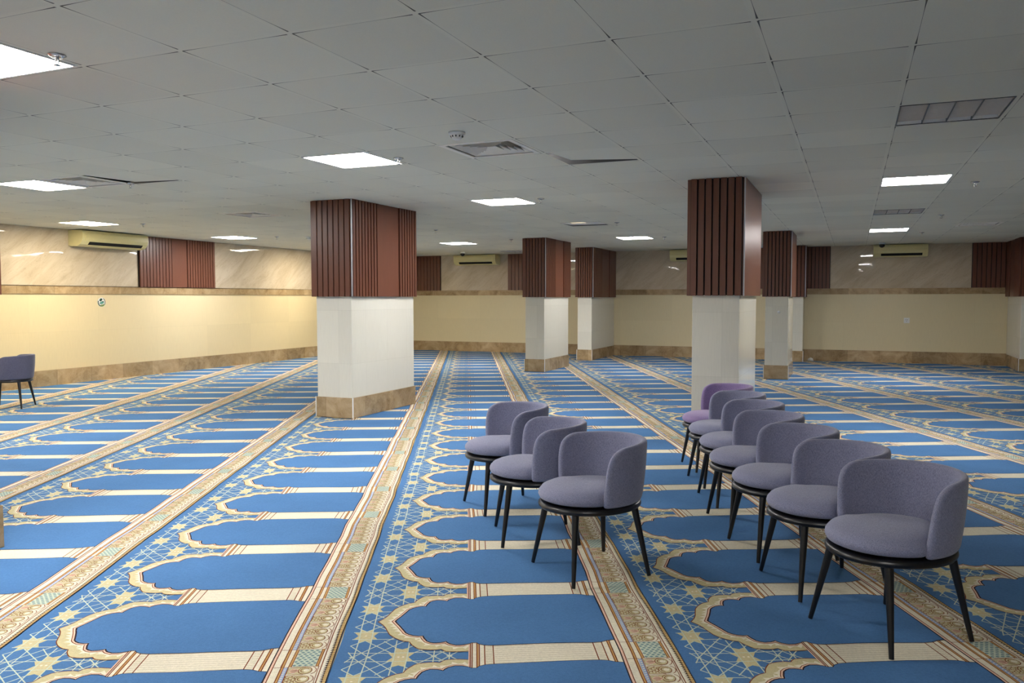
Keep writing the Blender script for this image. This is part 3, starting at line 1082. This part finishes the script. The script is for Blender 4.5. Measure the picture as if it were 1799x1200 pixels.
def smoke(label, x, y):
    root = thing('smoke_detector', label, 'smoke detector', (x, y, CEIL))
    m = MB(); m.lathe([(0, 0), (.056, 0), (.056, -.012), (.050, -.016), (0, -.016)], M['white_plastic'], 28); m.build('base', root)
    m = MB(); m.lathe([(0.044, -.015), (.040, -.028), (.028, -.046), (.02, -.05), (0, -.05)], M['white_plastic'], 28); m.build('sensor_cap', root)
    m = MB()
    for i in range(10):
        a = 2 * PI * i / 10
        c, s = math.cos(a), math.sin(a)
        m.tube((c * .0415, s * .0415, -.024), (c * .0365, s * .0365, -.034), .004, .004, M['dark'], 6)
    m.build('vent_slots', root)
smoke('round white smoke detector beside the four-way diffuser', -2.44, 4.83)
smoke('small distant smoke detector left of the nearest pillar top', -8.95, 11.85)
def dome(label, x, y):
    root = thing('dome_camera', label, 'camera', (x, y, CEIL))
    m = MB(); m.lathe([(0, 0), (.06, 0), (.06, -.03), (.05, -.035), (0, -.035)], M['white_plastic'], 20); m.build('base', root)
    m = MB(); m.lathe([(.05, -.034), (.053, -.055), (.045, -.082), (.025, -.098), (0, -.102)], M['black_gloss'], 20); m.build('dome', root)
dome('black dome camera in front of the air conditioner left of the middle', -8.55, 17.2)
dome('black dome camera in front of the right back wall air conditioner', .52, 17.7)

# wall emblem and socket
root = thing('wall_sticker', 'small round green emblem stuck on the cream left wall under the stone band', 'sticker', (XL + .001, 9.66, 1.297))
m = MB(); m.add([(0, .078 * math.cos(2 * PI * i / 24), .078 * math.sin(2 * PI * i / 24)) for i in range(24)] + [(.003, .078 * math.cos(2 * PI * i / 24), .078 * math.sin(2 * PI * i / 24)) for i in range(24)],
                [tuple(range(24, 48))] + [(i, (i + 1) % 24, 24 + (i + 1) % 24, 24 + i) for i in range(24)], M['white_plastic']); m.build('disc', root)
def blob(m, mat, pts, x):
    m.add([(x, p * .078, q * .078) for p, q in pts] + [(x + .001, p * .078, q * .078) for p, q in pts], [tuple(range(len(pts), 2 * len(pts)))] + [(i, (i + 1) % len(pts), len(pts) + (i + 1) % len(pts), len(pts) + i) for i in range(len(pts))], mat)
m = MB()
arc = lambda r, a, b, n: [(r * math.cos(math.radians(a + (b - a) * i / n)), r * math.sin(math.radians(a + (b - a) * i / n))) for i in range(n + 1)]
blob(m, M['green_a'], arc(.95, 160, 250, 8) + arc(.74, 250, 160, 8), .003)
blob(m, M['green_c'], arc(.95, 250, 320, 8) + arc(.55, 320, 250, 8), .003)
blob(m, M['green_a'], arc(.95, 320, 420, 8) + arc(.8, 420, 320, 8), .003)
blob(m, M['green_b'], [(-.5, -.35), (0, -.45), (.55, -.2), (.6, .1), (.1, .2), (-.4, .0)], .003)
blob(m, M['green_a'], [(-.6, .35), (-.3, .8), (.15, .8), (.2, .5), (-.2, .15)], .0035)
blob(m, M['green_a'], [(.1, .15), (.45, .3), (.5, .1), (.2, .0)], .0042)
m.build('design', root)
root = thing('wall_socket', 'small white wall socket on the cream back wall at the right', 'socket', (1.04, YB, .886))
m = MB(); m.box(-.055, .055, -.010, 0, -.055, .055, M['white_plastic']); m.build('plate', root, bevel=.003)
m = MB()
for a, b in ((-.014, .014), (.014, .014), (0, -.016)):
    m.box(a - .004, a + .004, -.0108, -.0095, b - .008, b + .008, M['dark'])
m.build('pin_holes', root)
root = thing('wall_stud', 'tiny white stud on the cream face of the free-standing right pillar', 'stud', (-1.12, 13.98, 1.12))
m = MB(); m.lathe([(0, 0), (.024, 0), (.022, .008), (.012, .012), (0, .012)], M['white_plastic'], 16)
o = m.build('cap', root); o.rotation_euler = (PI / 2, 0, 0)
# crumpled scrap on the floor by the narrow pillar
m = MB()
rnd = random.Random(3)
m.lathe([(0, .012), (.05, .012), (.07, .03), (.055, .055), (.02, .07), (0, .072)], M['white_plastic'], 9)
m.v = [(a + rnd.uniform(-.014, .014), b + rnd.uniform(-.014, .014), max(.0062, c + rnd.uniform(-.012, .012))) for a, b, c in m.v]
o = m.build('crumpled_paper'); o.location = (-.80, 18.25, 0)
tag(o, 'small crumpled white scrap on the carpet where the narrow pillar meets the back wall', 'paper')

# ---------------------------------------------------------------- chairs
def smoothstep(a, b, x):
    t = min(1, max(0, (x - a) / (b - a)))
    return t * t * (3 - 2 * t)
def interp(xs, ys, x):
    for i in range(len(xs) - 1):
        if x <= xs[i + 1]:
            f = (x - xs[i]) / (xs[i + 1] - xs[i])
            return ys[i] + (ys[i + 1] - ys[i]) * f
    return ys[-1]
SYC = .89
def make_chair(label, fab, group):
    """origin at floor under the seat centre, front = local +x"""
    root = thing('tub_chair', label, 'chair', group=group)
    m = MB()
    seg = 48
    prof = [(0, .450), (.35, .452), (.62, .449), (.82, .441), (.93, .429), (.99, .410), (1.0, .396), (.97, .380), (.90, .372), (0, .370)]
    vs, fs = [], []
    n = len(prof)
    for i in range(seg):
        a = 2 * PI * i / seg
        d = abs((a + PI) % (2 * PI) - PI)
        R = .262 - .038 * smoothstep(math.radians(72), math.radians(90), d)
        for r, z in prof:
            vs.append((R * r * math.cos(a), R * r * math.sin(a) * SYC, z))
    for i in range(seg):
        j = (i + 1) % seg
        for k in range(n - 1):
            fs.append((i * n + k, j * n + k, j * n + k + 1, i * n + k + 1))
    m.add(vs, fs, fab, True)
    m.build('seat', root)
    # wrap-round back shell
    m = MB()
    NA, NT2 = 22, 8
    tt = [0, .14, .32, .5, .66, .8, .91, 1.0]
    def pt(s, t, inner):
        phi = interp([0, .35, .6, .8, .93, 1.0], [103, 102, 101, 98, 93, 83], t)
        a = PI + math.radians(phi) * s
        back = 1 - abs(s) ** 2
        z = .362 + t * (.290 + .012 * back)
        r = .264 + .026 * t + .006 * math.sin(PI * t)
        if inner:
            r -= .044 - .012 * t
            z = max(z, .362)
        return (r * math.cos(a), r * math.sin(a) * SYC, z)
    grid = {}
    vs = []
    for side in (0, 1):
        for i in range(NA + 1):
            s = -1 + 2 * i / NA
            for k, t in enumerate(tt):
                grid[(side, i, k)] = len(vs)
                vs.append(pt(s, t, side))
    fs = []
    K = len(tt) - 1
    for i in range(NA):
        for k in range(K):
            fs.append((grid[0, i, k], grid[0, i + 1, k], grid[0, i + 1, k + 1], grid[0, i, k + 1]))
            fs.append((grid[1, i, k], grid[1, i, k + 1], grid[1, i + 1, k + 1], grid[1, i + 1, k]))
        fs.append((grid[0, i, K], grid[0, i + 1, K], grid[1, i + 1, K], grid[1, i, K]))
        fs.append((grid[0, i, 0], grid[1, i, 0], grid[1, i + 1, 0], grid[0, i + 1, 0]))
    for i in (0, NA):
        for k in range(K):
            fs.append((grid[0, i, k], grid[0, i, k + 1], grid[1, i, k + 1], grid[1, i, k]))
    m.add(vs, fs, fab, True)
    m.build('backrest', root, subsurf=2)
    # ring frame with underside pan
    m = MB()
    R, r = .246, .0155
    ringp = [(R + r * math.cos(2 * PI * k / 12), .348 + r * 1.05 * math.sin(2 * PI * k / 12)) for k in range(13)]
    m.lathe(ringp, M['black_metal'], 48, sy=SYC)
    m.lathe([(.235, .358), (.16, .370), (0, .372)], M['black_metal'], 40, sy=SYC)
    m.lathe([(.235, .352), (.16, .362), (0, .364)], M['black_metal'], 40, sy=SYC)
    m.build('seat_frame', root)
    for deg in (45, 135, 225, 315):
        a = math.radians(deg)
        m = MB()
        tx, ty = .232 * math.cos(a), .232 * SYC * math.sin(a)
        bx, by = .297 * math.cos(a), .297 * math.sin(a)
        m.tube((bx, by, .0088), (tx, ty, .338), .0094, .0176, M['black_metal'], 14)
        m.tube((tx, ty, .336), (tx - .02 * math.cos(a), ty - .02 * math.sin(a), .360), .0188, .012, M['black_metal'], 14)
        m.build('leg', root)
    return root

G = 'grey tub chairs in the long right row'
G2 = 'grey tub chairs in the short middle row'
c_first = make_chair('nearest grey upholstered tub chair at the front right end of the long row', M['fabric'], G)
c_first.location = (.16, 3.54, 0)
c_first.rotation_euler = (0, 0, math.radians(225))
for lab, x, y, a, g in [
    ('second grey tub chair from the front in the long right row', -.105, 3.995, 209, G),
    ('third grey tub chair from the front in the long right row', -.328, 4.47, 208, G),
    ('fourth grey tub chair from the front in the long right row', -.526, 4.955, 207, G),
    ('fifth grey tub chair from the front in the long right row', -.675, 5.47, 206, G),
    ('sixth grey tub chair in the long row, just before the violet chair', -.84, 5.975, 206, G),
    ('front grey tub chair of the short row in the middle of the carpet', -1.18, 3.775, 228, G2),
    ('middle grey tub chair of the short row, seen from its side', -1.63, 4.195, 209, G2),
    ('rear grey tub chair of the short row in the middle', -2.055, 4.735, 224, G2)]:
    dup(c_first, (x, y, 0), math.radians(a), lab, g)
c_v = make_chair('violet tub chair at the far end of the long row before the large pillar', M['fabric_violet'], G)
c_v.location = (-.985, 6.48, 0)
c_v.rotation_euler = (0, 0, math.radians(206))
GF = 'tub chairs by the left wall'
c_far = make_chair('distant grey tub chair with painted-in shade near the left wall, seen from behind', M['fabric_shaded'], GF)
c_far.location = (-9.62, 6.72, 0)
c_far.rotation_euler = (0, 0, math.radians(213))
dup(c_v, (-10.02, 6.08, 0), math.radians(210), 'violet tub chair cut off by the left edge near the left wall', GF)
